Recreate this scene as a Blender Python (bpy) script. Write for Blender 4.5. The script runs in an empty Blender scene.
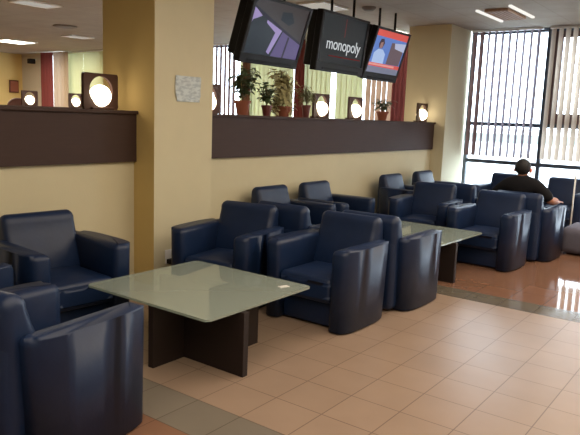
import bpy, bmesh, math, random
from mathutils import Vector, Matrix
C = bpy.context.scene.collection
PI = math.pi
R = math.radians

# ------------------------------------------------------------------ materials
def mat(name, col, rough=0.5, spec=0.5, metal=0.0, emit=None, es=1.0, bump=0.0, bscale=20, var=0.0, vscale=5, coat=0.0):
    m = bpy.data.materials.new(name); m.use_nodes = True
    nt = m.node_tree; b = nt.nodes['Principled BSDF']
    b.inputs['Base Color'].default_value = (*col, 1)
    b.inputs['Roughness'].default_value = rough
    b.inputs['Specular IOR Level'].default_value = spec
    b.inputs['Metallic'].default_value = metal
    b.inputs['Coat Weight'].default_value = coat
    if emit:
        b.inputs['Emission Color'].default_value = (*emit, 1)
        b.inputs['Emission Strength'].default_value = es
    tc = nt.nodes.new('ShaderNodeTexCoord')
    if var:
        n = nt.nodes.new('ShaderNodeTexNoise'); n.inputs['Scale'].default_value = vscale
        n.inputs['Detail'].default_value = 4
        nt.links.new(tc.outputs['Object'], n.inputs['Vector'])
        mx = nt.nodes.new('ShaderNodeMix'); mx.data_type = 'RGBA'
        mx.inputs['A'].default_value = tuple(c * (1 - var) for c in col) + (1,)
        mx.inputs['B'].default_value = tuple(min(1, c * (1 + var)) for c in col) + (1,)
        nt.links.new(n.outputs['Fac'], mx.inputs['Factor'])
        nt.links.new(mx.outputs['Result'], b.inputs['Base Color'])
    if bump:
        n = nt.nodes.new('ShaderNodeTexNoise'); n.inputs['Scale'].default_value = bscale
        n.inputs['Detail'].default_value = 5
        nt.links.new(tc.outputs['Object'], n.inputs['Vector'])
        bp = nt.nodes.new('ShaderNodeBump'); bp.inputs['Strength'].default_value = bump
        bp.inputs['Distance'].default_value = 0.02
        nt.links.new(n.outputs['Fac'], bp.inputs['Height'])
        nt.links.new(bp.outputs['Normal'], b.inputs['Normal'])
    return m

def translucent(name, col, f=0.5):
    m = bpy.data.materials.new(name); m.use_nodes = True
    nt = m.node_tree; nt.nodes.clear()
    o = nt.nodes.new('ShaderNodeOutputMaterial'); d = nt.nodes.new('ShaderNodeBsdfDiffuse')
    t = nt.nodes.new('ShaderNodeBsdfTranslucent'); x = nt.nodes.new('ShaderNodeMixShader')
    d.inputs[0].default_value = (*col, 1); t.inputs[0].default_value = (*col, 1); x.inputs[0].default_value = f
    nt.links.new(d.outputs[0], x.inputs[1]); nt.links.new(t.outputs[0], x.inputs[2]); nt.links.new(x.outputs[0], o.inputs[0])
    return m

def emis(name, col, s):
    m = bpy.data.materials.new(name); m.use_nodes = True
    nt = m.node_tree; nt.nodes.clear()
    o = nt.nodes.new('ShaderNodeOutputMaterial'); e = nt.nodes.new('ShaderNodeEmission')
    e.inputs[0].default_value = (*col, 1); e.inputs[1].default_value = s
    nt.links.new(e.outputs[0], o.inputs[0]); return m

def pane_mat():
    m = bpy.data.materials.new('window_glass'); m.use_nodes = True
    nt = m.node_tree; nt.nodes.clear()
    o = nt.nodes.new('ShaderNodeOutputMaterial'); t = nt.nodes.new('ShaderNodeBsdfTransparent')
    t.inputs[0].default_value = (.93, .97, 1, 1)
    g = nt.nodes.new('ShaderNodeBsdfGlossy'); g.inputs['Roughness'].default_value = 0.02
    x = nt.nodes.new('ShaderNodeMixShader'); x.inputs[0].default_value = 0.06
    nt.links.new(t.outputs[0], x.inputs[1]); nt.links.new(g.outputs[0], x.inputs[2]); nt.links.new(x.outputs[0], o.inputs[0])
    return m

def table_glass_mat():
    m = bpy.data.materials.new('frosted_glass'); m.use_nodes = True
    nt = m.node_tree; b = nt.nodes['Principled BSDF']
    b.inputs['Base Color'].default_value = (.44, .50, .46, 1)
    b.inputs['Roughness'].default_value = 0.03; b.inputs['Specular IOR Level'].default_value = 1.0
    b.inputs['IOR'].default_value = 1.6
    o = nt.nodes['Material Output']; t = nt.nodes.new('ShaderNodeBsdfTransparent')
    t.inputs[0].default_value = (.80, .90, .85, 1)
    x = nt.nodes.new('ShaderNodeMixShader'); x.inputs[0].default_value = 0.55
    nt.links.new(t.outputs[0], x.inputs[1]); nt.links.new(b.outputs[0], x.inputs[2]); nt.links.new(x.outputs[0], o.inputs[0])
    return m

def tile_mat(name, col, grout, size, var, rough, offx=0.0, offy=0.0, groutw=0.012, spec=0.5):
    m = bpy.data.materials.new(name); m.use_nodes = True
    nt = m.node_tree; b = nt.nodes['Principled BSDF']
    tc = nt.nodes.new('ShaderNodeTexCoord'); mp = nt.nodes.new('ShaderNodeMapping')
    mp.inputs['Location'].default_value = (offx, offy, 0)
    nt.links.new(tc.outputs['Object'], mp.inputs['Vector'])
    br = nt.nodes.new('ShaderNodeTexBrick'); br.offset = 0; br.squash = 1
    br.inputs['Scale'].default_value = 1.0 / size
    br.inputs['Brick Width'].default_value = 1; br.inputs['Row Height'].default_value = 1
    br.inputs['Mortar Size'].default_value = groutw; br.inputs['Mortar Smooth'].default_value = 0.3
    br.inputs['Bias'].default_value = 0
    br.inputs['Color1'].default_value = tuple(c * (1 - var) for c in col) + (1,)
    br.inputs['Color2'].default_value = tuple(c * (1 + var) for c in col) + (1,)
    br.inputs['Mortar'].default_value = (*grout, 1)
    nt.links.new(mp.outputs[0], br.inputs['Vector'])
    n = nt.nodes.new('ShaderNodeTexNoise'); n.inputs['Scale'].default_value = 3; n.inputs['Detail'].default_value = 5
    nt.links.new(tc.outputs['Object'], n.inputs['Vector'])
    mr = nt.nodes.new('ShaderNodeMapRange'); mr.inputs['To Min'].default_value = 0.85; mr.inputs['To Max'].default_value = 1.12
    nt.links.new(n.outputs['Fac'], mr.inputs['Value'])
    mx = nt.nodes.new('ShaderNodeMix'); mx.data_type = 'RGBA'; mx.blend_type = 'MULTIPLY'; mx.inputs['Factor'].default_value = 1
    nt.links.new(br.outputs['Color'], mx.inputs['A']); nt.links.new(mr.outputs['Result'], mx.inputs['B'])
    nt.links.new(mx.outputs['Result'], b.inputs['Base Color'])
    b.inputs['Roughness'].default_value = rough; b.inputs['Specular IOR Level'].default_value = spec
    return m

def wood_mat(name, c1, c2, rough=0.35):
    m = bpy.data.materials.new(name); m.use_nodes = True
    nt = m.node_tree; b = nt.nodes['Principled BSDF']
    tc = nt.nodes.new('ShaderNodeTexCoord'); mp = nt.nodes.new('ShaderNodeMapping')
    mp.inputs['Scale'].default_value = (1.5, 1.5, 14)
    n = nt.nodes.new('ShaderNodeTexNoise'); n.inputs['Scale'].default_value = 3; n.inputs['Detail'].default_value = 6
    mx = nt.nodes.new('ShaderNodeMix'); mx.data_type = 'RGBA'
    mx.inputs['A'].default_value = (*c1, 1); mx.inputs['B'].default_value = (*c2, 1)
    nt.links.new(tc.outputs['Object'], mp.inputs['Vector']); nt.links.new(mp.outputs[0], n.inputs['Vector'])
    nt.links.new(n.outputs['Fac'], mx.inputs['Factor']); nt.links.new(mx.outputs['Result'], b.inputs['Base Color'])
    b.inputs['Roughness'].default_value = rough
    return m

def paper_mat():
    m = mat('paper', (.60, .66, .68), .6); nt = m.node_tree; b = nt.nodes['Principled BSDF']
    tc = nt.nodes.new('ShaderNodeTexCoord'); mp = nt.nodes.new('ShaderNodeMapping'); mp.inputs['Scale'].default_value = (16, 1, 42)
    n = nt.nodes.new('ShaderNodeTexNoise'); n.inputs['Scale'].default_value = 1.0; n.inputs['Detail'].default_value = 3
    r = nt.nodes.new('ShaderNodeValToRGB'); e = r.color_ramp.elements
    e[0].position = .42; e[0].color = (.44, .50, .54, 1); e[1].position = .56; e[1].color = (.62, .68, .70, 1)
    nt.links.new(tc.outputs['Object'], mp.inputs['Vector']); nt.links.new(mp.outputs[0], n.inputs['Vector'])
    nt.links.new(n.outputs['Fac'], r.inputs['Fac']); nt.links.new(r.outputs['Color'], b.inputs['Base Color'])
    return m

M = dict(
    leather=mat('navy_leather', (.006, .019, .064), .43, .45, bump=.12, bscale=9, var=.25, vscale=6),
    table_wood=wood_mat('wenge', (.010, .004, .003), (.016, .006, .005), .65),
    panel=wood_mat('ledge_wood', (.040, .019, .015), (.060, .030, .024), .7),
    wall=mat('tan_plaster', (.65, .59, .415), .85, .2, bump=.05, bscale=60, var=.04),
    wall_yel=mat('yellow_plaster', (.62, .46, .19), .85, .2, bump=.05, bscale=60, var=.04),
    wall_white=mat('white_plaster', (.55, .52, .45), .85, .2, var=.03),
    pillar2=mat('pale_plaster', (.60, .58, .44), .85, .2, var=.03),
    ceil=tile_mat('ceiling_tiles', (.40, .37, .32), (.33, .30, .26), .6, .015, .9, groutw=.012, spec=.1),
    white=mat('white_paint', (.8, .8, .8), .4),
    frame=mat('blue_grey_frame', (.045, .06, .085), .4),
    black=mat('black_plastic', (.005, .004, .004), .5, .15),
    blacksoft=mat('charcoal_plastic', (.010, .008, .010), .5, .3),
    terra=mat('terracotta', (.24, .07, .035), .7, var=.15),
    darkpot=mat('dark_red_pot', (.13, .03, .03), .4),
    soil=mat('soil', (.03, .02, .015), .9),
    leaf=mat('green_leaf', (.085, .125, .055), .5, var=.4, vscale=14),
    leaf2=mat('variegated_leaf', (.62, .58, .34), .6, var=.55, vscale=25),
    leaf3=mat('palm_leaf', (.20, .20, .09), .5, var=.3),
    stem=mat('stem', (.12, .09, .04), .7),
    lampwood=mat('lamp_wood', (.06, .024, .016), .6, var=.2),
    globe=emis('lamp_globe', (1, .83, .60), 7.0),
    paper=paper_mat(),
    skin=mat('skin', (.36, .16, .10), .55),
    hair=mat('hair', (.007, .007, .010), .7, bump=.4, bscale=60),
    shirt=mat('black_cotton', (.007, .007, .010), .85, .2, bump=.3, bscale=12),
    ear=mat('sunlit_ear', (.75, .16, .08), .5),  # red of light shining through the ear, put into its colour
    jeans=mat('light_denim', (.30, .40, .55), .85, .2, var=.15, vscale=20),
    shoe=mat('dark_shoe', (.03, .025, .025), .5),
    grey_fab=mat('grey_upholstery', (.11, .105, .14), .8, .2, bump=.2, bscale=30),
    brownback=mat('brown_leather', (.09, .022, .014), .5),
    tubes=emis('fluorescent_tube', (1, .97, .90), 1.0),
    panel_light=emis('light_panel', (1, .93, .80), 6.0),
    dim_panel=emis('dim_light_panel', (1, .92, .80), .42),  # weak emission makes these ceiling panels glow faintly
    louvre=mat('bronze_louvre', (.42, .25, .15), .5, metal=.3, var=.3, vscale=30),
    vent=mat('grey_vent', (.16, .14, .12), .6),
    pane=pane_mat(), tglass=table_glass_mat(),
    slat_dark=translucent('mauve_slat', (.27, .235, .27), .22),
    slat_brown=translucent('brown_slat', (.14, .085, .08), .2),
    slat_beige=translucent('beige_slat', (.55, .46, .38), .30),
    slat_cream=translucent('cream_slat', (.52, .52, .30), .16),
    slat_tan=translucent('tan_slat', (.42, .28, .19), .14),
    cur_red=translucent('red_curtain', (.17, .045, .04), .10),
    cur_brown=translucent('brown_curtain', (.20, .11, .07), .08),
    cur_beige=translucent('beige_curtain', (.45, .36, .28), .12),
    doorbrown=mat('brown_door_frame', (.07, .035, .035), .5),
    ground=mat('pale_paving', (.75, .75, .75), .9),
    lawn=mat('pale_lawn', (.075, .10, .08), .9),
    redtxt=emis('red_text', (.30, .02, .02), .5),
    whitetxt=emis('white_text', (.75, .78, .80), .8),
)

# ------------------------------------------------------------------ helpers
def tag(o, label=None, cat=None, group=None, kind=None):
    if label: o['label'] = label
    if cat: o['category'] = cat
    if group: o['group'] = group
    if kind: o['kind'] = kind
    return o

def empty(name, loc, rz=0, label=None, cat=None, group=None):
    o = bpy.data.objects.new(name, None); C.objects.link(o)
    o.location = loc; o.rotation_euler = (0, 0, rz)
    return tag(o, label, cat, group)

def obj(name, bm, m, parent=None, smooth=False, mats=None):
    me = bpy.data.meshes.new(name)
    bmesh.ops.recalc_face_normals(bm, faces=bm.faces)
    if smooth:
        for f in bm.faces: f.smooth = True
    bm.to_mesh(me); bm.free()
    for k in (mats or [m]): me.materials.append(k)
    o = bpy.data.objects.new(name, me); C.objects.link(o)
    if parent: o.parent = parent
    return o

def box(bm, x0, x1, y0, y1, z0, z1, bev=0, seg=3):
    vs = [bm.verts.new((x, y, z)) for x in (x0, x1) for y in (y0, y1) for z in (z0, z1)]
    fs = [bm.faces.new([vs[i] for i in q]) for q in ((0, 1, 3, 2), (4, 6, 7, 5), (0, 4, 5, 1), (2, 3, 7, 6), (0, 2, 6, 4), (1, 5, 7, 3))]
    if bev:
        es = {e for f in fs for e in f.edges}
        bmesh.ops.bevel(bm, geom=list(es), offset=bev, segments=seg, affect='EDGES', profile=.5)
    return bm

def nb(*a, **k): return box(bmesh.new(), *a, **k)

def prism(bm, pts, axis, a, b, bev=0, seg=4, both=True, taper=None):
    """pts: 2-D outline. axis 'z': (x,y); axis 'x': (y,z)."""
    def P(p, t):
        return (p[0], p[1], t) if axis == 'z' else ((t, p[0], p[1]) if axis == 'x' else (p[0], t, p[1]))
    lo = [bm.verts.new(P(p if not taper else taper(p), a)) for p in pts]
    hi = [bm.verts.new(P(p, b)) for p in pts]
    n = len(pts)
    f0 = bm.faces.new(lo[::-1]); f1 = bm.faces.new(hi)
    for i in range(n): bm.faces.new((lo[i], lo[(i + 1) % n], hi[(i + 1) % n], hi[i]))
    if bev:
        es = set(f1.edges) | (set(f0.edges) if both else set())
        bmesh.ops.bevel(bm, geom=list(es), offset=bev, segments=seg, affect='EDGES', profile=.5)
    return bm

def tube(bm, pts, r, n=8):
    pts = [Vector(p) for p in pts]; rings = []
    for i, p in enumerate(pts):
        d = (pts[min(i + 1, len(pts) - 1)] - pts[max(i - 1, 0)]).normalized()
        a = d.orthogonal().normalized(); b = d.cross(a)
        rr = r[i] if isinstance(r, (list, tuple)) else r
        rings.append([bm.verts.new(p + (a * math.cos(2 * PI * k / n) + b * math.sin(2 * PI * k / n)) * rr) for k in range(n)])
    for i in range(len(rings) - 1):
        for k in range(n):
            bm.faces.new((rings[i][k], rings[i][(k + 1) % n], rings[i + 1][(k + 1) % n], rings[i + 1][k]))
    bm.faces.new(rings[0][::-1]); bm.faces.new(rings[-1])
    return bm

def lathe(bm, prof, n=24, c=(0, 0, 0)):
    rings = [[bm.verts.new((c[0] + r * math.cos(2 * PI * k / n), c[1] + r * math.sin(2 * PI * k / n), c[2] + z)) for k in range(n)] for r, z in prof]
    for i in range(len(rings) - 1):
        for k in range(n):
            bm.faces.new((rings[i][k], rings[i][(k + 1) % n], rings[i + 1][(k + 1) % n], rings[i + 1][k]))
    bm.faces.new(rings[0][::-1]); bm.faces.new(rings[-1])
    return bm

def sphere(bm, c, r, sc=(1, 1, 1), u=24, v=16):
    mm = Matrix.Translation(c) @ Matrix.Diagonal((r * sc[0], r * sc[1], r * sc[2], 1))
    bmesh.ops.create_uvsphere(bm, u_segments=u, v_segments=v, radius=1, matrix=mm)
    return bm

def dup(root, loc, rz, label, group=None):
    r = root.copy(); C.objects.link(r); r.location = loc; r.rotation_euler = (0, 0, rz)
    r['label'] = label
    if group: r['group'] = group
    for ch in list(root.children):
        c = ch.copy(); C.objects.link(c); c.parent = r
        for g in list(ch.children):
            d = g.copy(); C.objects.link(d); d.parent = c
    return r

def struct(name, bm, m, **k):
    return tag(obj(name, bm, m, **k), kind='structure')

# ------------------------------------------------------------------ levels
YW, HC, XW, YB = 2.5, 3.09, 8.25, 16.3
XL, YF = -6.0, -6.0
LEDGE, PB = 1.53, 1.087

# ------------------------------------------------------------------ shell
OX = 0.0
beige = tile_mat('beige_tiles', (.315, .225, .170), (.16, .105, .08), .30, .035, .30, groutw=.012, spec=.35)
greyt = tile_mat('grey_tiles', (.20, .172, .142), (.12, .10, .08), .30, .04, .25, groutw=.013)
greyt2 = tile_mat('dark_grey_tiles', (.135, .115, .09), (.08, .065, .05), .30, .04, .12, groutw=.012)
rust = tile_mat('rust_tiles', (.22, .115, .075), (.13, .075, .05), .30, .06, .05, groutw=.010)
bm = bmesh.new()
strips = [(XL, -.60, 2), (-.60, -.30, 1), (-.30, 2.67, 0), (2.67, 2.97, 3), (2.97, XW, 2)]
for a, b, mi in strips:
    before = set(bm.faces)
    box(bm, a, b, YF, YB, -.1, 0)
    for f in set(bm.faces) - before: f.material_index = mi
struct('floor', bm, None, mats=[beige, greyt, rust, greyt2])
struct('ceiling', nb(XL, XW, YF, YB, HC, HC + .1), M['ceil'])
struct('wall_back', nb(XL, XW + .2, YB, YB + .15, 0, HC), M['wall_yel'])
struct('wall_left', nb(XL - .15, XL, YF, YB, 0, HC), M['wall'])
struct('wall_front', nb(XL, XW, YF - .15, YF, 0, HC), M['wall'])
# low dividing wall with dark timber cladding and cap
hw = struct('wall_divider', nb(XL, 7.317, YW, YW + .26, 0, LEDGE - .03), M['wall'])
struct('trim_1', nb(XL, 1.10, YW - .035, YW - .001, PB, LEDGE - .03), M['panel'])
struct('trim_2', nb(XL, 1.12, YW - .06, YW + .30, LEDGE - .03, LEDGE, bev=.006), M['panel'])
struct('trim_3', nb(1.80, 7.31, YW - .035, YW - .001, PB, LEDGE - .03), M['panel'])
struct('trim_4', nb(1.80, 7.315, YW - .06, YW + .30, LEDGE - .03, LEDGE, bev=.006), M['panel'])
# square pillars
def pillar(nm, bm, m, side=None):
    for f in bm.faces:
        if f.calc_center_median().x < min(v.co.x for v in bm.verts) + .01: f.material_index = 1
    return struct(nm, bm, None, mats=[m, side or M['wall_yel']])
pillar('wall_pillar_left', nb(1.084, 1.795, 2.235, 2.927, 0, HC), M['wall'])
pillar('wall_pillar_right', nb(7.317, 8.16, 2.285, 3.03, 0, HC), M['pillar2'], M['wall'])
for nm, x0, x1, y0, y1 in (('baseboard_left', XL, 1.08, YW - .012, YW - .001), ('baseboard_right', 1.80, 7.31, YW - .012, YW - .001), ('baseboard_pillar', 1.08, 1.80, 2.223, 2.234)):
    struct(nm, nb(x0, x1, y0, y1, 0, .08), M['wall'])

# second divider in the room beyond
struct('wall_far_divider', nb(-1.0, 7.2, 10.05, 10.25, 0, 1.52), M['wall'])
struct('trim_5', nb(-1.0, 7.25, 9.95, 10.32, 1.52, 1.56), M['panel'])

# ------------------------------------------------------------------ window wall
def bars(bm, y0, y1, ys, zs, w=.05):
    for y in ys: box(bm, XW - .03, XW + .05, y - w / 2, y + w / 2, .0, HC)
    for z in zs: box(bm, XW - .025, XW + .045, y0, y1, z - .032, z + .032)
    return bm
def window(name, y0, y1, ys, zs, w=.05):
    win = empty(name, (0, 0, 0)); win['kind'] = 'structure'
    obj('window_frame', bars(bmesh.new(), y0, y1, ys, zs, w), M['frame'], win)
    obj('window_pane', nb(XW + .005, XW + .011, y0, y1, 0, HC), M['pane'], win)
    return win
window('window_1', .975, 2.285, (1.01, 2.265), (.03, .90, 1.54, 3.06), .06)
w2 = window('window_2', -2.0, .975, (-.70, -1.97), (.03, .90, 1.54, 3.06), .05)
obj('window_panel', box(box(box(nb(XW - .02, XW + .03, .80, .97, 1.54, HC), XW - .02, XW + .03, -.68, .80, 2.93, HC), XW - .02, XW + .03, -.68, .80, 1.54, 1.74), XW - .02, XW + .03, -.68, -.6, 1.54, HC), M['doorbrown'], w2)
window('window_3', -3.4, -2.0, (-2.7, -3.37), (.03, .90, 1.54, 3.06))
struct('wall_right_blocker', nb(XW, XW + .1, YF, -3.4, 0, HC), M['wall'])  # unseen wall, put in to cut window light on the near chairs
window('window_4', 3.03, 8.7, (3.06, 4.3, 4.995, 5.95, 7.4, 8.6), (.90, 3.06), .04)
window('window_5', 12.3, 14.9, (12.4, 13.8, 14.85), (.90, 3.06), .05)
struct('wall_right', nb(XW, XW + .1, 8.7, 12.3, 0, HC), M['wall_white'])
struct('wall_right_corner', nb(XW, XW + .1, 14.9, YB, 0, HC), M['wall_white'])

def blind(y0, y1, z0, pitch, width, ang, slatm, label, jit=4, z1=HC - .04, x=XW - .16, dark=()):
    t = empty('vertical_blind', (x, (y0 + y1) / 2, z0), 0, label, 'blind')
    bm = bmesh.new(); n = max(1, round((y1 - y0) / pitch)); rnd = random.Random(int(y0 * 100) + 7)
    for i in range(n):
        y = y0 + (i + .5) * (y1 - y0) / n - (y0 + y1) / 2
        a = R(ang + rnd.uniform(-jit, jit))
        if i in dark: a = R(ang + 16)
        # slat plane direction measured from the window normal
        dx, dy = math.cos(a) * width / 2, math.sin(a) * width / 2
        nx, ny = -math.sin(a) * .004, math.cos(a) * .004
        h = z1 - z0
        v = [(-dx, y - dy), (nx, y + ny), (dx, y + dy)]
        lo = [bm.verts.new((p[0], p[1], 0)) for p in v]; hi = [bm.verts.new((p[0], p[1], h)) for p in v]
        for k in (0, 1):
            f = bm.faces.new((lo[k], lo[k + 1], hi[k + 1], hi[k]))
            f.material_index = 1 if i in dark else 0
    me = obj('slats', bm, None, t, mats=[slatm, M['slat_brown']])
    obj('headrail', nb(-.03, .03, -(y1 - y0) / 2, (y1 - y0) / 2, z1 - z0, z1 - z0 + .03), M['white'], t)
    return t
blind(1.08, 2.24, 1.0, .122, .127, 37, M['slat_dark'], 'white and mauve open vertical blind beside the pale pillar', 3, dark=(8, 9))
blind(-.65, .97, 1.0, .11, .12, 50, M['slat_beige'], 'beige half-closed vertical blind right of the blue-grey window post', 3)
blind(-1.95, -.75, 1.0, .11, .12, 40, M['slat_beige'], 'beige vertical blind nearer the room front, next to the half-closed one', 3)
blind(7.55, 8.6, 1.2, .13, .12, 72, M['slat_brown'], 'dark narrow-slatted open blind just right of the square pillar, behind the ledge', 3)
blind(5.98, 7.42, 1.2, .115, .14, 84, M['slat_cream'], 'cream blind glowing behind the bushy plant under the first television', 5)
blind(5.06, 5.85, 1.2, .115, .14, 86, M['slat_cream'], 'cream blind behind the first of two ledge lamps beneath the televisions', 5)
blind(4.33, 4.93, 1.2, .115, .14, 86, M['slat_cream'], 'cream blind right of the bright gap, behind the second ledge lamp', 5)
blind(3.70, 4.26, 1.2, .115, .125, 78, M['slat_tan'], 'tan blind behind the small terracotta pot at the ledge end', 5)
blind(12.1, 13.85, 1.2, .12, .14, 86, M['slat_cream'], 'pale green blind far behind the large ledge lamp', 4)

def curtain(y0, y1, m, label, amp=.03, folds=4, x=XW - .28):
    bm = bmesh.new(); n = folds * 10; h = HC - .05
    a = []; b = []
    for i in range(n + 1):
        t = i / n; y = (t - .5) * (y1 - y0); xx = amp * math.sin(t * folds * 2 * PI)
        a.append(bm.verts.new((xx, y, 0))); b.append(bm.verts.new((xx * .8, y, h)))
    for i in range(n): bm.faces.new((a[i], a[i + 1], b[i + 1], b[i]))
    o = obj('curtain', bm, m, smooth=True); o.location = (x, (y0 + y1) / 2, .03)
    return tag(o, label, 'curtain')
curtain(7.04, 7.26, M['cur_brown'], 'narrow brown curtain behind the leafy terracotta-potted plant', folds=3)
curtain(5.62, 5.86, M['cur_red'], 'red curtain hanging between the first and second televisions', folds=3)
curtain(3.32, 3.64, M['cur_red'], 'red curtain hanging next to the pale right pillar', folds=4)
curtain(14.27, 14.86, M['cur_red'], 'wide dark red curtain in the far left corner of the room beyond', folds=4)
curtain(13.55, 14.25, M['cur_beige'], 'beige curtain next to the dark red one in the far corner', folds=4)

# ------------------------------------------------------------------ outdoors
struct('ground', nb(XW + .15, 300, -300, 300, -.25, -.15), M['ground'])
struct('lawn', nb(60, 125, -300, 300, -.25, -.14), M['lawn'])

# ------------------------------------------------------------------ club armchairs
ARM = []
for _i in range(33):
    _t = PI * _i / 32
    ARM.append((.262 + .136 * abs(math.sin(_t)) ** (.38 if _t < PI / 2 else .5), -.072 - .328 * math.copysign(abs(math.cos(_t)) ** .72, math.cos(_t))))
def arm_bm(s):
    pts = [(s * x, y) for x, y in ARM] + [(s * .235, .245), (s * .235, -.35), (s * .243, -.39)]
    if s < 0: pts = pts[::-1]
    def taper(p): return (p[0] * .975, -.40 + (p[1] + .40) * .955)
    return prism(bmesh.new(), pts, 'z', .012, .608, bev=.040, seg=5, both=False, taper=taper)

def loft_round(pts, half, r, seg=6):
    # outline (y, z) swept along x, its ends rounded by drawing the outline inwards
    n = len(pts); nrm = []
    area_ = sum(pts[i][0] * pts[(i + 1) % n][1] - pts[(i + 1) % n][0] * pts[i][1] for i in range(n))
    sg = 1 if area_ > 0 else -1
    for i in range(n):
        a, b = pts[i - 1], pts[(i + 1) % n]
        dx, dz = b[0] - a[0], b[1] - a[1]; L = math.hypot(dx, dz) or 1
        nrm.append((sg * dz / L, -sg * dx / L))
    st = [(-half + r - r * math.cos(k * PI / 2 / seg), r - r * math.sin(k * PI / 2 / seg)) for k in range(seg + 1)]
    st = st + [(-x, d) for x, d in st[::-1]]
    bm = bmesh.new()
    rings = [[bm.verts.new((x, p[0] - m[0] * d, p[1] - m[1] * d)) for p, m in zip(pts, nrm)] for x, d in st]
    for A, B in zip(rings, rings[1:]):
        for i in range(n): bm.faces.new((A[i], A[(i + 1) % n], B[(i + 1) % n], B[i]))
    bm.faces.new(rings[0][::-1]); bm.faces.new(rings[-1])
    return bm

def back_prof():
    pts = [(.12, .20), (.08, .30), (.075, .40), (.115, .52), (.165, .64), (.188, .71)]
    cx, cz, r = .252, .716, .064
    for k in range(1, 9):
        a = PI - k * PI / 8 * 1.0
        pts.append((cx + r * math.cos(a), cz + r * math.sin(a)))
    pts += [(.320, .60), (.322, .45), (.322, .30), (.30, .20)]
    return pts[::-1]

def make_chair(label):
    t = empty('club_armchair', (0, 0, 0), 0, label, 'armchair', 'navy leather club armchairs round the glass tables')
    L = M['leather']
    b = nb(-.233, .233, -.385, .10, .20, .385)
    bmesh.ops.subdivide_edges(b, edges=b.edges[:], cuts=5, use_grid_fill=True)
    for v in b.verts:
        if v.co.z > .38:
            u = (v.co.x / .233); w = (v.co.y + .14) / .27
            v.co.z += .022 * (1 - u * u) * max(0, 1 - w * w)
    es = [e for e in b.edges if e.is_manifold and e.calc_face_angle(0) > 1.2]
    bmesh.ops.bevel(b, geom=es, offset=.035, segments=4, affect='EDGES', profile=.5)
    obj('seat', b, L, t, smooth=True)
    bb = loft_round(back_prof(), .272, .050)
    obj('backrest', bb, L, t, smooth=True)
    for s in (-1, 1): obj('arm', arm_bm(s), L, t, smooth=True)
    obj('back_panel', nb(-.27, .27, .18, .325, .012, .60, bev=.05, seg=5), L, t, smooth=True)
    obj('front_panel', nb(-.232, .232, -.32, -.27, .015, .21, bev=.012), L, t, smooth=True)
    return t

chairs = [
    (-.08, 1.94, -5, 'navy club armchair against the tan wall left of the square pillar, facing the room'),
    (1.32, 1.51, -80, 'navy club armchair behind the near glass table, in front of the pillar, facing left'),
    (1.49, .62, -90, 'creased navy club armchair standing out in front right of the near glass table, facing left'),
    (2.15, .54, 90, 'navy club armchair back to back with the front right one, facing the far glass table'),
    (2.03, 1.35, 90, 'navy club armchair whose rounded back peeps from behind the pillar-side chair'),
    (-1.08, .63, 97, 'navy club armchair in the left foreground, its flat outer arm facing us'),
    (-1.04, 1.84, 90, 'navy club armchair at the frame edge, between left foreground chair and wall chair'),
    (2.81, 2.06, 0, 'first navy club armchair along the wall right of the pillar, beneath the potted plants'),
    (3.65, 2.05, 0, 'second navy club armchair along the wall from the pillar, under the pair of ledge lamps'),
    (5.55, 2.03, 0, 'third navy club armchair along the wall from the pillar, under the third television'),
    (6.60, 2.03, 0, 'last navy club armchair along the wall, next to the pale pillar by the window'),
    (4.62, 1.27, -84, 'navy club armchair behind the far glass table on the wall side, facing left'),
    (4.36, .38, -92, 'navy club armchair at the far table front right, directly in front of the seated man'),
    (5.02, .22, 89, 'navy club armchair the man in black sits in, facing the window'),
    (5.38, 1.14, 90, 'navy club armchair beside the seated man on the wall side, turned to the window'),
    (7.25, 1.22, -90, 'navy club armchair by the window seen just left of the seated man\'s head'),
    (7.3, .36, -90, 'navy club armchair by the window right of the seated man, facing us'),
]
c0 = None
for x, y, a, lab in chairs:
    if c0 is None:
        c0 = make_chair(lab); c0.location = (x, y, 0); c0.rotation_euler = (0, 0, R(a))
    else:
        dup(c0, (x, y, 0), R(a), lab)

# ------------------------------------------------------------------ glass tables
def rrect(w, d, r, n=6):
    p = []
    for cx, cy, a0 in ((w / 2 - r, d / 2 - r, 0), (-w / 2 + r, d / 2 - r, PI / 2), (-w / 2 + r, -d / 2 + r, PI), (w / 2 - r, -d / 2 + r, 1.5 * PI)):
        for k in range(n + 1): p.append((cx + r * math.cos(a0 + k * PI / 2 / n), cy + r * math.sin(a0 + k * PI / 2 / n)))
    return p
def make_table(label):
    t = empty('coffee_table', (0, 0, 0), 0, label, 'table')
    obj('glass_top', prism(bmesh.new(), rrect(1.0, 1.08, .03), 'z', .395, .41, bev=.003, seg=2), M['tglass'], t)
    W = M['table_wood']
    for a in ((-.225, -.18, -.57 + .0, .16), (-.54, -.225, -.08, -.035), (-.18, .29, -.26, -.215), (.04, .085, -.215, .45)):
        x0, x1, y0, y1 = a
        x0 = max(x0, -.48)
        obj('base_panel', nb(x0, x1, y0, y1, 0, .394, bev=.002, seg=1), W, t)
    for dx, dy in ((-.2, -.45), (-.2, .1), (.06, .38), (.26, -.24)):
        pass
    return t
t1 = make_table('square frosted-glass coffee table with dark timber panel base in the foreground')
t1.location = (.305, .885, 0)
t2 = dup(t1, (3.37, .84, 0), R(-2), 'square frosted-glass coffee table farther back, between the two pairs of facing armchairs')
# folded note on the near table
bm = bmesh.new()
box(bm, -.035, .035, -.02, .02, 0, .003)
o = obj('paper_slip', bm, M['white']); o.location = (.66, .47, .4105); o.rotation_euler = (0, 0, R(-20))
tag(o, 'small white paper slip lying on the near glass table', 'paper')

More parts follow.
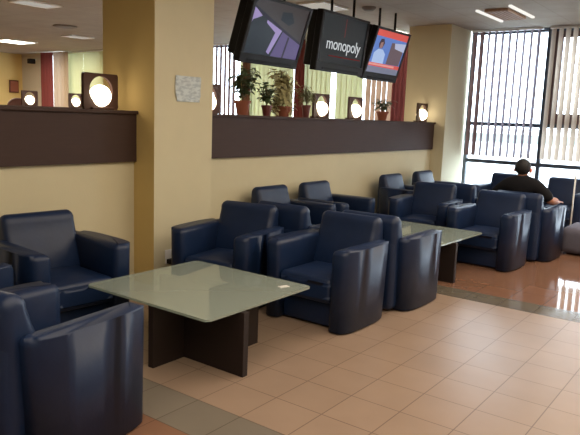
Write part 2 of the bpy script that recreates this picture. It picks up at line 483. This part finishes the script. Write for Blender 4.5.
# ------------------------------------------------------------------ pouf and pole by window
b = nb(-.33, .33, -.33, .33, .015, .335, bev=.08, seg=6)
o = obj('pouf', b, M['grey_fab'], smooth=True); o.location = (5.80, -.42, -.0)
tag(o, 'low grey rounded upholstered pouf right of the man\'s armchair', 'pouf')
t = empty('upright_pole', (6.8, .09, 0), 0, 'thin white upright pole in front of the window armchair', 'pole')
obj('pole', tube(bmesh.new(), [(0, 0, .02), (0, 0, .93)], .011, 10), M['white'], t, smooth=True)
obj('base', lathe(bmesh.new(), [(.10, 0), (.10, .012), (.03, .022), (.012, .03)]), M['white'], t, smooth=True)

# ------------------------------------------------------------------ seated man
def skin(name, verts, edges, m, parent, sub=2):
    me = bpy.data.meshes.new(name)
    me.from_pydata([v[:3] for v in verts], edges, [])
    o = bpy.data.objects.new(name, me); C.objects.link(o)
    md = o.modifiers.new('s', 'SKIN'); md.use_smooth_shade = True
    for i, v in enumerate(verts):
        r = v[3]; r2 = v[4] if len(v) > 4 else r
        me.skin_vertices[0].data[i].radius = (r, r2)
    me.skin_vertices[0].data[0].use_root = True
    sb = o.modifiers.new('u', 'SUBSURF'); sb.levels = sub; sb.render_levels = sub
    dg = bpy.context.evaluated_depsgraph_get(); dg.update()
    m2 = bpy.data.meshes.new_from_object(o.evaluated_get(dg))
    o.modifiers.clear(); o.data = m2; m2.materials.clear(); m2.materials.append(m)
    for p in m2.polygons: p.use_smooth = True
    if parent: o.parent = parent
    return o
px, py = 5.06, .26
man = empty('person', (px, py, 0), 0, 'man in black T-shirt and jeans sitting with his back to us, forearm on armrest', 'person')
V = []; E = []
def chain(ids): 
    for a, b in zip(ids, ids[1:]): E.append((a, b))
def add(*v): V.append(v); return len(V) - 1
pel = add(0, 0, .51, .115, .10); ab = add(-.03, 0, .63, .11, .085); ch = add(-.045, .01, .76, .13, .10); up = add(-.03, .02, .84, .09, .065)
nk = add(.005, .03, .91, .052); h1 = add(.03, .04, .965, .062); h2 = add(.02, .04, 1.03, .082); h3 = add(.015, .04, 1.075, .062)
chain([pel, ab, ch, up, nk, h1, h2, h3])
for s in (-1, 1):
    sh = add(-.03, .02 + s * .17, .83, .058); el = add(-.02, .02 + s * .335, .675, .048)
    fa = add(.12, .02 + s * .35, .668, .050); wr = add(.27, .015 + s * .33, .645, .027, .022); pm = add(.33, .01 + s * .325, .642, .036, .018)
    chain([up, sh, el, fa, wr, pm])
    for k, (dy, ln) in enumerate(((-.030, .055), (-.010, .07), (.010, .066), (.030, .05))):
        f1 = add(.365, .01 + s * .325 + dy, .640, .0095); f2 = add(.365 + ln * .6, .01 + s * .325 + dy * 1.15, .634, .0085); f3 = add(.365 + ln, .01 + s * .325 + dy * 1.2, .622, .007)
        chain([pm, f1, f2, f3])
    th1 = add(.315, s * .325 - s * .04, .640, .010); th2 = add(.35, s * .325 - s * .058, .632, .009); chain([pm, th1, th2])
    hp = add(.06, s * .095, .51, .085); kn = add(.42, s * .11, .50, .058); an = add(.45, s * .12, .10, .040); ft = add(.56, s * .13, .04, .036, .028)
    chain([pel, hp, kn, an, ft])
body = skin('body', V, E, M['skin'], man)
# shirt
V = []; E = []
a = add(-.02, 0, .54, .135, .122); b_ = add(-.035, 0, .65, .135, .11); c_ = add(-.045, .01, .77, .16, .125); d_ = add(-.03, .02, .855, .135, .10); e_ = add(-.0, .03, .935, .066)
chain([a, b_, c_, d_, e_])
for s in (-1, 1):
    x1 = add(-.03, .02 + s * .17, .835, .085); x2 = add(-.025, .02 + s * .30, .725, .070); x4 = add(-.01, .02 + s * .335, .675, .060); E.append((x2, x4)); chain([d_, x1, x2])
skin('shirt', V, E, M['shirt'], man)
V = []; E = []
a = add(.0, 0, .50, .125, .105)
for s in (-1, 1):
    x1 = add(.08, s * .10, .515, .092); x2 = add(.42, s * .115, .505, .070); x3 = add(.44, s * .12, .30, .058); x4 = add(.45, s * .12, .11, .052); chain([a, x1, x2, x3, x4])
skin('jeans', V, E, M['jeans'], man)
for s in (-1, 1):
    b = nb(.40, .66, s * .125 - .05, s * .125 + .05, .0, .09, bev=.03, seg=4); obj('shoe', b, M['shoe'], man, smooth=True)
b = sphere(bmesh.new(), (.005, .04, 1.048), .099, (1.0, .93, 1.0))
b2 = [v for v in b.verts if v.co.z < .955 or (v.co.x > .035 and v.co.z < 1.06)]
bmesh.ops.delete(b, geom=b2, context='VERTS')
hair = obj('hair', b, M['hair'], man, smooth=True)
for s in (-1, 1):
    pass
face = bmesh.new()
sphere(face, (.112, .04, 1.03), .014, (1, .8, 1.4), 10, 8)
obj('nose', face, M['skin'], man, smooth=True)
for s in (-1, 1):
    obj('ear', sphere(bmesh.new(), (.02, .04 + s * .092, 1.01), .028, (.7, .55, 1.15), 12, 8), M['ear'], man, smooth=True)
    obj('eye', sphere(bmesh.new(), (.094, .04 + s * .03, 1.05), .010, (1, 1, 1), 10, 8), M['white'], man, smooth=True)
obj('mouth', sphere(bmesh.new(), (.100, .04, .99), .018, (.4, 1.2, .3), 10, 8), M['skin'], man, smooth=True)

# ------------------------------------------------------------------ ledge lamps
def make_lamp(label):
    t = empty('globe_lamp', (0, 0, 0), 0, label, 'lamp', 'framed globe lamps on the dividers')
    bm = bmesh.new(); n = 64; hw_, hh, cz, r = .175, .15, .160, .118
    rings = []
    for yy in (-.016, .016):
        o_, i_ = [], []
        for k in range(n):
            a = 2 * PI * (k + .5) / n; c, s = math.cos(a), math.sin(a)
            q = min(hw_ / abs(c) if abs(c) > 1e-6 else 9, (hh / abs(s)) if abs(s) > 1e-6 else 9)
            o_.append(bm.verts.new((c * q, yy, .152 + s * q))); i_.append(bm.verts.new((c * r, yy, cz + s * r)))
        rings.append((o_, i_))
    (oa, ia), (ob, ib) = rings
    for k in range(n):
        j = (k + 1) % n
        bm.faces.new((oa[k], oa[j], ia[j], ia[k])); bm.faces.new((ob[j], ob[k], ib[k], ib[j]))
        bm.faces.new((oa[j], oa[k], ob[k], ob[j])); bm.faces.new((ia[k], ia[j], ib[j], ib[k]))
    obj('frame_board', bm, M['lampwood'], t)
    obj('globe', sphere(bmesh.new(), (0, .0, .115), .093, u=32, v=20), M['globe'], t, smooth=True)
    obj('base', nb(-.11, .11, -.05, .09, 0, .02, bev=.004), M['lampwood'], t)
    return t
LY = 2.62
lamps = [
    (.82, LY, LEDGE, 'large framed globe lamp on the left ledge, beside the square pillar'),
    (2.12, LY, LEDGE, 'framed globe lamp mostly hidden behind the right edge of the square pillar'),
    (4.18, LY, LEDGE, 'framed globe lamp on the right ledge, left one of the pair beneath the televisions'),
    (5.02, LY, LEDGE, 'framed globe lamp on the right ledge, right one of the pair beneath the televisions'),
    (7.13, LY, LEDGE, 'framed globe lamp at the far right ledge end, against the pale pillar'),
    (4.72, 10.12, 1.56, 'small-looking globe lamp on the far divider in front of the red curtain, leftmost of all'),
    (5.80, 10.12, 1.56, 'small-looking globe lamp on the far divider just left of the large ledge lamp'),
]
l0 = None
for x, y, z, lab in lamps:
    if l0 is None: l0 = make_lamp(lab); l0.location = (x, y, z)
    else: dup(l0, (x, y, z), 0, lab)

# ------------------------------------------------------------------ plants
def leaf(bm, p, d, L, w, droop=.3, up=Vector((0, 0, 1))):
    d = Vector(d).normalized(); s = d.cross(up)
    if s.length < .1: s = Vector((1, 0, 0))
    s.normalize(); p = Vector(p)
    a = [p, p + d * L * .35 + s * w / 2, p + d * L * .7 + s * w * .38 - up * L * droop * .3, p + d * L - up * L * droop,
         p + d * L * .7 - s * w * .38 - up * L * droop * .3, p + d * L * .35 - s * w / 2]
    m = p + d * L * .5 - up * L * droop * .18 + up * .004
    vs = [bm.verts.new(q) for q in a]; c = bm.verts.new(m)
    for i in range(6): bm.faces.new((vs[i], vs[(i + 1) % 6], c))
def plant(name, x, y, z, potr, poth, potm, leafm, label, nstem, h, spread, ll, lw, seed, per=7, droop=.35, trailing=0):
    rnd = random.Random(seed)
    t = empty(name, (x, y, z), 0, label, 'plant')
    obj('pot', lathe(bmesh.new(), [(potr * .68, 0), (potr * .95, poth * .8), (potr * 1.08, poth * .8), (potr * 1.08, poth), (potr * .95, poth), (potr * .9, poth * .9)]), potm, t, smooth=False)
    obj('soil', lathe(bmesh.new(), [(potr * .9, poth * .84), (potr * .9, poth * .91)]), M['soil'], t)
    fb = bmesh.new(); sb = bmesh.new()
    for i in range(nstem):
        a = rnd.uniform(0, 2 * PI); sp = spread * rnd.uniform(.3, 1); hh = h * rnd.uniform(.55, 1)
        if i < trailing: hh = -poth * .5; sp = spread * rnd.uniform(.8, 1.1)
        pts = []
        for k in range(5):
            q = k / 4
            pts.append(Vector((math.cos(a) * sp * q ** 1.4, max(-.30, math.sin(a) * sp * q ** 1.4 * .55), poth * .9 + (hh * q if hh > 0 else (.10 * math.sin(q * PI) + hh * q * q)))))
        tube(sb, pts, .004, 5)
        for k in range(per):
            q = rnd.uniform(.25, 1); i0 = min(3, int(q * 4)); f = q * 4 - i0
            p = pts[i0].lerp(pts[i0 + 1], f)
            b = rnd.uniform(0, 2 * PI)
            leaf(fb, p, (math.cos(b), math.sin(b), rnd.uniform(-.2, .7)), ll * rnd.uniform(.6, 1.15), lw * rnd.uniform(.7, 1.1), droop)
    obj('stem', sb, M['stem'], t); obj('foliage', fb, leafm, t)
    return t
plant('potted_plant', 2.665, LY, LEDGE, .085, .155, M['terra'], M['leaf'], 'upright leafy green plant in a terracotta pot, nearest the pillar on the ledge', 15, .40, .25, .12, .065, 3, 11)
plant('potted_plant', 3.06, LY - .02, LEDGE, .06, .12, M['darkpot'], M['leaf'], 'small dark green plant in a dark red pot, left of the bushy one', 12, .28, .16, .10, .06, 5, 9)
plant('potted_plant', 3.43, LY + .04, LEDGE, .11, .12, M['terra'], M['leaf2'], 'big bushy variegated yellow-green plant on the ledge under the first television', 46, .44, .17, .11, .065, 9, 17, trailing=12)
plant('spider_plant', 3.83, LY - .02, LEDGE, .055, .15, M['darkpot'], M['leaf3'], 'spindly pale plant with thin arching leaves, left of the paired lamps', 14, .26, .07, .13, .020, 11, 7, droop=.5)
plant('potted_plant', 5.80, LY, LEDGE, .085, .13, M['terra'], M['leaf'], 'small dark plant in a terracotta pot right of the paired lamps', 10, .20, .24, .10, .055, 15, 8)
plant('potted_plant', 6.36, 10.22, 1.56, .08, .12, M['darkpot'], M['leaf'], 'small green plant on the far divider beside the large ledge lamp', 14, .38, .28, .14, .07, 17, 9)

# ------------------------------------------------------------------ televisions
def scr(bm, pts, mi, w, h, y):
    vs = [bm.verts.new(((u - .5) * w, y, (v - .5) * h)) for u, v in pts]
    f = bm.faces.new(vs); f.material_index = mi
def make_tv(x, z, tilt, w, h, label, polys, cols, sx=(.045, .955), sy=(.15, .955), poles=(-.25, .27), side=.20, yc=2.5, rough=.25):
    t = empty('television', (x, yc, z - h / 2), 0, label, 'television')
    T = Matrix.Translation((0, 0, h / 2)) @ Matrix.Rotation(tilt, 4, 'X')
    def P(name, bm, m, mats=None, smooth=False, par=t):
        bm.transform(T); return obj(name, bm, m, par, smooth, mats)
    cas = nb(-w / 2, w / 2, 0, .085, -h / 2, h / 2, bev=.012)
    x0, x1, z0, z1 = (sx[0] - .5) * w, (sx[1] - .5) * w, (sy[0] - .5) * h, (sy[1] - .5) * h
    box(cas, -w / 2 + .01, w / 2 - .01, .08, .08 + side * .6, -h / 2 + .05, h / 2 - .01, bev=.02)
    box(cas, x0 * .8, x1 * .8, .08, side, -h * .38, h * .42, bev=.02)
    P('housing', cas, M['black'])
    # raised bezel
    bz = bmesh.new()
    for q in ((-w / 2, w / 2, z1, h / 2), (-w / 2, w / 2, -h / 2, z0), (-w / 2, x0, z0, z1), (x1, w / 2, z0, z1)):
        box(bz, q[0] + .002, q[1] - .002, -.012, .004, q[2] + .001, q[3] - .001, bev=.003, seg=2)
    P('bezel', bz, M['blacksoft'])
    sb = bmesh.new()
    scr(sb, [(sx[0], sy[0]), (sx[1], sy[0]), (sx[1], sy[1]), (sx[0], sy[1])], 0, w, h, -.001)
    for k, (pts, mi) in enumerate(polys):
        cl = [(min(max(u, sx[0]), sx[1]), min(max(v, sy[0]), sy[1])) for u, v in pts]
        scr(sb, cl, mi, w, h, -.0016 - .0005 * k)
    ms = []
    for k, (c, s) in enumerate(cols):
        ms.append(mat('screen_colour', tuple(v * .03 for v in c), rough, .15, emit=c, es=s))
    screen = P('screen', sb, None, ms)
    ltr = nb(-w * .38, w * .38, -.02, -.012, -h / 2 + .025, -h / 2 + .05)
    P('speaker_strip', ltr, M['black'])
    for p in poles:
        topz = HC - (z - h / 2)
        obj('ceiling_pole', tube(bmesh.new(), [(p, .12, h / 2 + h * .3), (p, .12, topz)], .017, 10), M['black'], t, smooth=True)
    return t, T, screen
# first television
DG, LI, PU, BR, DK = 0, 1, 2, 3, 4
make_tv(3.071, 2.426, .323, 1.026, .711, 'television nearest the pillar showing a dark lilac-edged picture',
        [([(.09, .955), (.955, .955), (.955, .412), (.045, .862)], BR),
         ([(.048, .836), (.194, .722), (.137, .685), (.068, .645), (.048, .587)], LI),
         ([(.29, .678), (.571, .561), (.453, .174), (.4, .207), (.467, .515), (.287, .638)], LI),
         ([(.589, .551), (.96, .396), (.955, .152), (.485, .152)], PU),
         ([(.045, .85), (.193, .773), (.955, .43), (.955, .395), (.19, .734), (.045, .828)], DK),
         ([(.70, .49), (.73, .48), (.71, .15), (.68, .15)], DK),
         ([(.50, .84), (.66, .86), (.74, .72), (.66, .66), (.5, .72)], DG)],
        [((.008, .011, .016), 1), ((.33, .25, .50), .9), ((.085, .055, .16), 1), ((.035, .026, .025), 1), ((.010, .004, .016), 1)])
# second television
tv2, T2, scr2 = make_tv(4.451, 2.464, .125, 1.116, .722, 'middle television with the word monopoly on a charcoal screen',
        [([(.495, .93), (.508, .93), (.508, .62), (.495, .62)], 1)],
        [((.020, .024, .027), .8), ((.20, .015, .015), .8)], poles=(-.12, .41))
cu = bpy.data.curves.new('lettering', 'FONT'); cu.body = 'monopoly'; cu.size = .205; cu.align_x = 'CENTER'; cu.align_y = 'CENTER'; cu.extrude = .001
cu.space_character = .96
cu.materials.append(M['whitetxt'])
tx = bpy.data.objects.new('lettering', cu); C.objects.link(tx)
dg = bpy.context.evaluated_depsgraph_get(); dg.update()
tm = bpy.data.meshes.new_from_object(tx.evaluated_get(dg)); bpy.data.objects.remove(tx)
tm.transform(T2 @ Matrix.Translation((.0, -.012, -.02)) @ Matrix.Rotation(PI / 2, 4, 'X'))
tx = bpy.data.objects.new('lettering', tm); C.objects.link(tx); tx.parent = scr2
if not tm.materials: tm.materials.append(M['whitetxt'])
bm = nb((.22 - .5) * 1.116, (.90 - .5) * 1.116, -.010, -.008, (.268 - .5) * .722, (.282 - .5) * .722)
bm.transform(T2); obj('red_strapline', bm, M['redtxt'], scr2)
# third television
make_tv(5.613, 2.437, .306, .984, .726, 'television nearest the window showing a blue and red news programme',
        [([(.045, .955), (.955, .955), (.955, .83), (.045, .84)], 1),
         ([(.53, .76), (.93, .78), (.93, .34), (.53, .34)], 2),
         ([(.62, .76), (.955, .79), (.955, .62), (.66, .66)], 3),
         ([(.12, .336), (.11, .52), (.2, .60), (.33, .60), (.43, .52), (.45, .336)], 4),
         ([(.20, .62), (.17, .70), (.20, .79), (.28, .80), (.33, .72), (.30, .63)], 5),
         ([(.21, .62), (.22, .72), (.28, .74), (.30, .66), (.27, .61)], 6),
         ([(.045, .335), (.955, .335), (.955, .262), (.045, .268)], 1),
         ([(.06, .325), (.80, .322), (.80, .285), (.06, .29)], 7),
         ([(.045, .262), (.955, .262), (.955, .15), (.045, .15)], 8)],
        [((.11, .20, .52), 1), ((.62, .09, .07), 1), ((.13, .09, .10), 1), ((.42, .46, .62), 1), ((.38, .50, .75), 1), ((.05, .03, .04), 1), ((.30, .16, .14), 1), ((.70, .30, .27), 1), ((.18, .19, .26), 1)],
        poles=(-.05, .42))

# ------------------------------------------------------------------ notice, outlet, wall things
t = empty('wall_notice', (1.474, 2.233, 1.74), 0, 'crumpled pale bluish paper notice taped on the square pillar', 'notice')
bm = bmesh.new()
N = 8
g = [[bm.verts.new(((i / N - .5) * .31 * (1 - .10 * (j < 2)), -.006 - .004 * math.sin(i * 1.7 + j), (j / N - .5) * .225)) for i in range(N + 1)] for j in range(N + 1)]
for j in range(N):
    for i in range(N): bm.faces.new((g[j][i], g[j][i + 1], g[j + 1][i + 1], g[j + 1][i]))
obj('sheet', bm, M['paper'], t, smooth=True)
t = empty('wall_outlet', (1.255, 2.222, .235), 0, 'white wall outlet with dark plug low on the square pillar', 'outlet')
obj('cover_plate', nb(-.045, .045, 0, .012, -.01, .07, bev=.004), M['white'], t)
obj('plug', nb(-.035, .035, -.05, .0, -.055, -.012, bev=.008), M['blacksoft'], t)
obj('plug_body', nb(-.04, .04, 0, .012, -.06, -.011, bev=.003), M['white'], t)

def wallbox(name, loc, sz, m, label, cat):
    t = empty(name, loc, 0, label, cat)
    obj('casing', nb(-sz[0] / 2, sz[0] / 2, -sz[1] / 2, sz[1] / 2, -sz[2] / 2, sz[2] / 2, bev=.01), m, t); return t
w = wallbox('wall_sign_box', (8.0 - .05, YB - .04, 2.13), (.28, .06, .36), M['brownback'], 'small brown box on the yellow far wall', 'wall box')
obj('inner_panel', nb(-.12, .12, -.04, -.03, -.15, .15), M['terra'], w)
w = empty('wall_mounted_camera', (8.10, 15.5, 2.86), 0, 'small dark camera high on the white wall of the room beyond', 'camera')
obj('camera_body', nb(-.12, .06, -.08, .08, -.07, .07, bev=.02), M['blacksoft'], w); obj('bracket', tube(bmesh.new(), [(.05, 0, 0), (.12, 0, .06)], .02), M['white'], w)
# tall brown rounded chair beyond far divider
t = empty('bar_stool', (5.15, 11.3, 0), 0, 'brown rounded high chair back showing above the left ledge', 'stool')
bm = bmesh.new(); pr = [(-.22, 1.15), (.22, 1.15), (.235, 1.45)] + [(.235 * math.cos(a), 1.55 + .175 * math.sin(a)) for a in [i * PI / 12 for i in range(13)]] + [(-.235, 1.45)]
prism(bm, pr, 'y', -.03, .03, bev=.015, seg=3); obj('backrest', bm, M['brownback'], t, smooth=True)
obj('seat', nb(-.22, .22, -.4, .05, 1.0, 1.08, bev=.03), M['brownback'], t, smooth=True)
for sx in (-.18, .18):
    for sy in (-.36, 0): obj('leg', tube(bmesh.new(), [(sx, sy, 1.02), (sx * 1.1, sy, 0)], .018), M['table_wood'], t)

# ------------------------------------------------------------------ ceiling fixtures
def ceil_light(x, y, w, d, m, label, z=HC):
    t = empty('ceiling_light', (x, y, z - .02), 0, label, 'ceiling light')
    fr = bmesh.new()
    for q in ((-w / 2 - .03, w / 2 + .03, -d / 2 - .03, -d / 2), (-w / 2 - .03, w / 2 + .03, d / 2, d / 2 + .03), (-w / 2 - .03, -w / 2, -d / 2, d / 2), (w / 2, w / 2 + .03, -d / 2, d / 2)):
        box(fr, *q, -.005, .018)
    obj('frame', fr, M['white'], t); obj('diffuser', nb(-w / 2, w / 2, -d / 2, d / 2, 0, .015), m, t)
    return t
ceil_light(6.0, 12.85, .75, .7, M['panel_light'], 'bright oblong ceiling light at the far left of the room beyond')
ceil_light(7.7, 3.6, .55, .5, M['panel_light'], 'small bright ceiling light just above the third television')
ceil_light(6.0, 10.3, .5, .35, M['dim_panel'], 'pale dimly glowing ceiling panel above the far divider')
ceil_light(3.05, 7.15, .6, .35, M['dim_panel'], 'pale streaky ceiling panel at the top left')
ceil_light(5.05, 3.25, .6, .4, M['dim_panel'], 'pale ceiling panel between the television poles')
v = empty('ceiling_vent', (4.85, 9.05, HC - .02), 0, 'small dark round ceiling vent over the room beyond', 'vent')
obj('vent_ring', lathe(bmesh.new(), [(.22, .018), (.22, .0), (.16, -.012), (.06, -.012)]), M['vent'], v)
v = empty('smoke_detector', (5.42, 2.72, HC - .03), 0, 'small grey round detector on the ceiling beside a television pole', 'detector')
obj('housing', lathe(bmesh.new(), [(.10, .03), (.10, .01), (.06, -.02), (.02, -.022)]), M['vent'], v)
t = empty('louvred_light', (6.62, 1.2, HC - .02), 0, 'bronze louvred ceiling fixture between two white strips near the window', 'ceiling light')
obj('louvre_panel', nb(-.40, .40, -.16, .16, 0, .018), M['louvre'], t)
g = bmesh.new()
for i in range(17): box(g, -.40 + i * .05 - .004, -.40 + i * .05 + .004, -.16, .16, -.02, 0)
for j in range(7): box(g, -.40, .40, -.16 + j * .053 - .004, -.16 + j * .053 + .004, -.02, 0)
obj('louvre_grid', g, M['louvre'], t)
obj('strip_tube', nb(-.42, .62, .24, .28, -.01, .018, bev=.004), M['tubes'], t)
obj('strip_tube', nb(-.62, .42, -.28, -.24, -.01, .018, bev=.004), M['tubes'], t)

# ------------------------------------------------------------------ world + lights
w = bpy.data.worlds.new('World'); bpy.context.scene.world = w; w.use_nodes = True
bg = w.node_tree.nodes['Background']; bg.inputs[0].default_value = (.86, .94, 1, 1); bg.inputs[1].default_value = 9.5
def area(name, loc, rot, sx, sy, col, e, portal=False):
    l = bpy.data.lights.new(name, 'AREA'); l.shape = 'RECTANGLE'; l.size = sx; l.size_y = sy; l.color = col; l.energy = e
    if portal: l.cycles.is_portal = True
    o = bpy.data.objects.new(name, l); C.objects.link(o); o.location = loc; o.rotation_euler = rot; return o
area('window_portal', (XW + .3, -.55, 1.55), (0, R(90), 0), 3.1, 5.7, (1, 1, 1), 1, True)
area('window_portal', (XW + .3, 5.9, 1.55), (0, R(90), 0), 3.1, 5.6, (1, 1, 1), 1, True)
area('window_portal', (XW + .3, 13.8, 1.55), (0, R(90), 0), 3.1, 3.0, (1, 1, 1), 1, True)
WARM = (1, .84, .64)
area('room_fill', (-1.5, -1.8, HC - .05), (0, 0, 0), 5, 5, WARM, 170)  # warm fill lamps added to brighten the front room, no fixture modelled
area('room_fill', (4.0, -2.2, HC - .05), (0, 0, 0), 5, 4.5, WARM, 230)
area('back_room_fill', (3.5, 6.5, HC - .05), (0, 0, 0), 4, 3, (1, .85, .62), 230)  # added fill lamps lifting the brightness of the room beyond
area('back_room_fill', (5.5, 13.0, HC - .05), (0, 0, 0), 3, 3, (1, .85, .62), 200)

# ------------------------------------------------------------------ camera
f = Vector((0.79435815, 0.58731296, -0.15510841)); r = Vector((0.59876897, -0.80006364, 0.03706611)); u = Vector((0.10232719, 0.12231787, 0.98720185))
cam = bpy.data.cameras.new('camera'); cam.sensor_width = 36; cam.lens = 637.3555 / 580 * 36; cam.clip_start = .05; cam.clip_end = 1000
co = bpy.data.objects.new('camera', cam); C.objects.link(co)
mw = Matrix((r, u, -f)).transposed().to_4x4(); mw.translation = (-2.63632, -1.99709, 1.52416)
co.matrix_world = mw
bpy.context.scene.camera = co
vs = bpy.context.scene.view_settings
vs.view_transform = 'Standard'; vs.look = 'None'; vs.exposure = 0; vs.gamma = 1
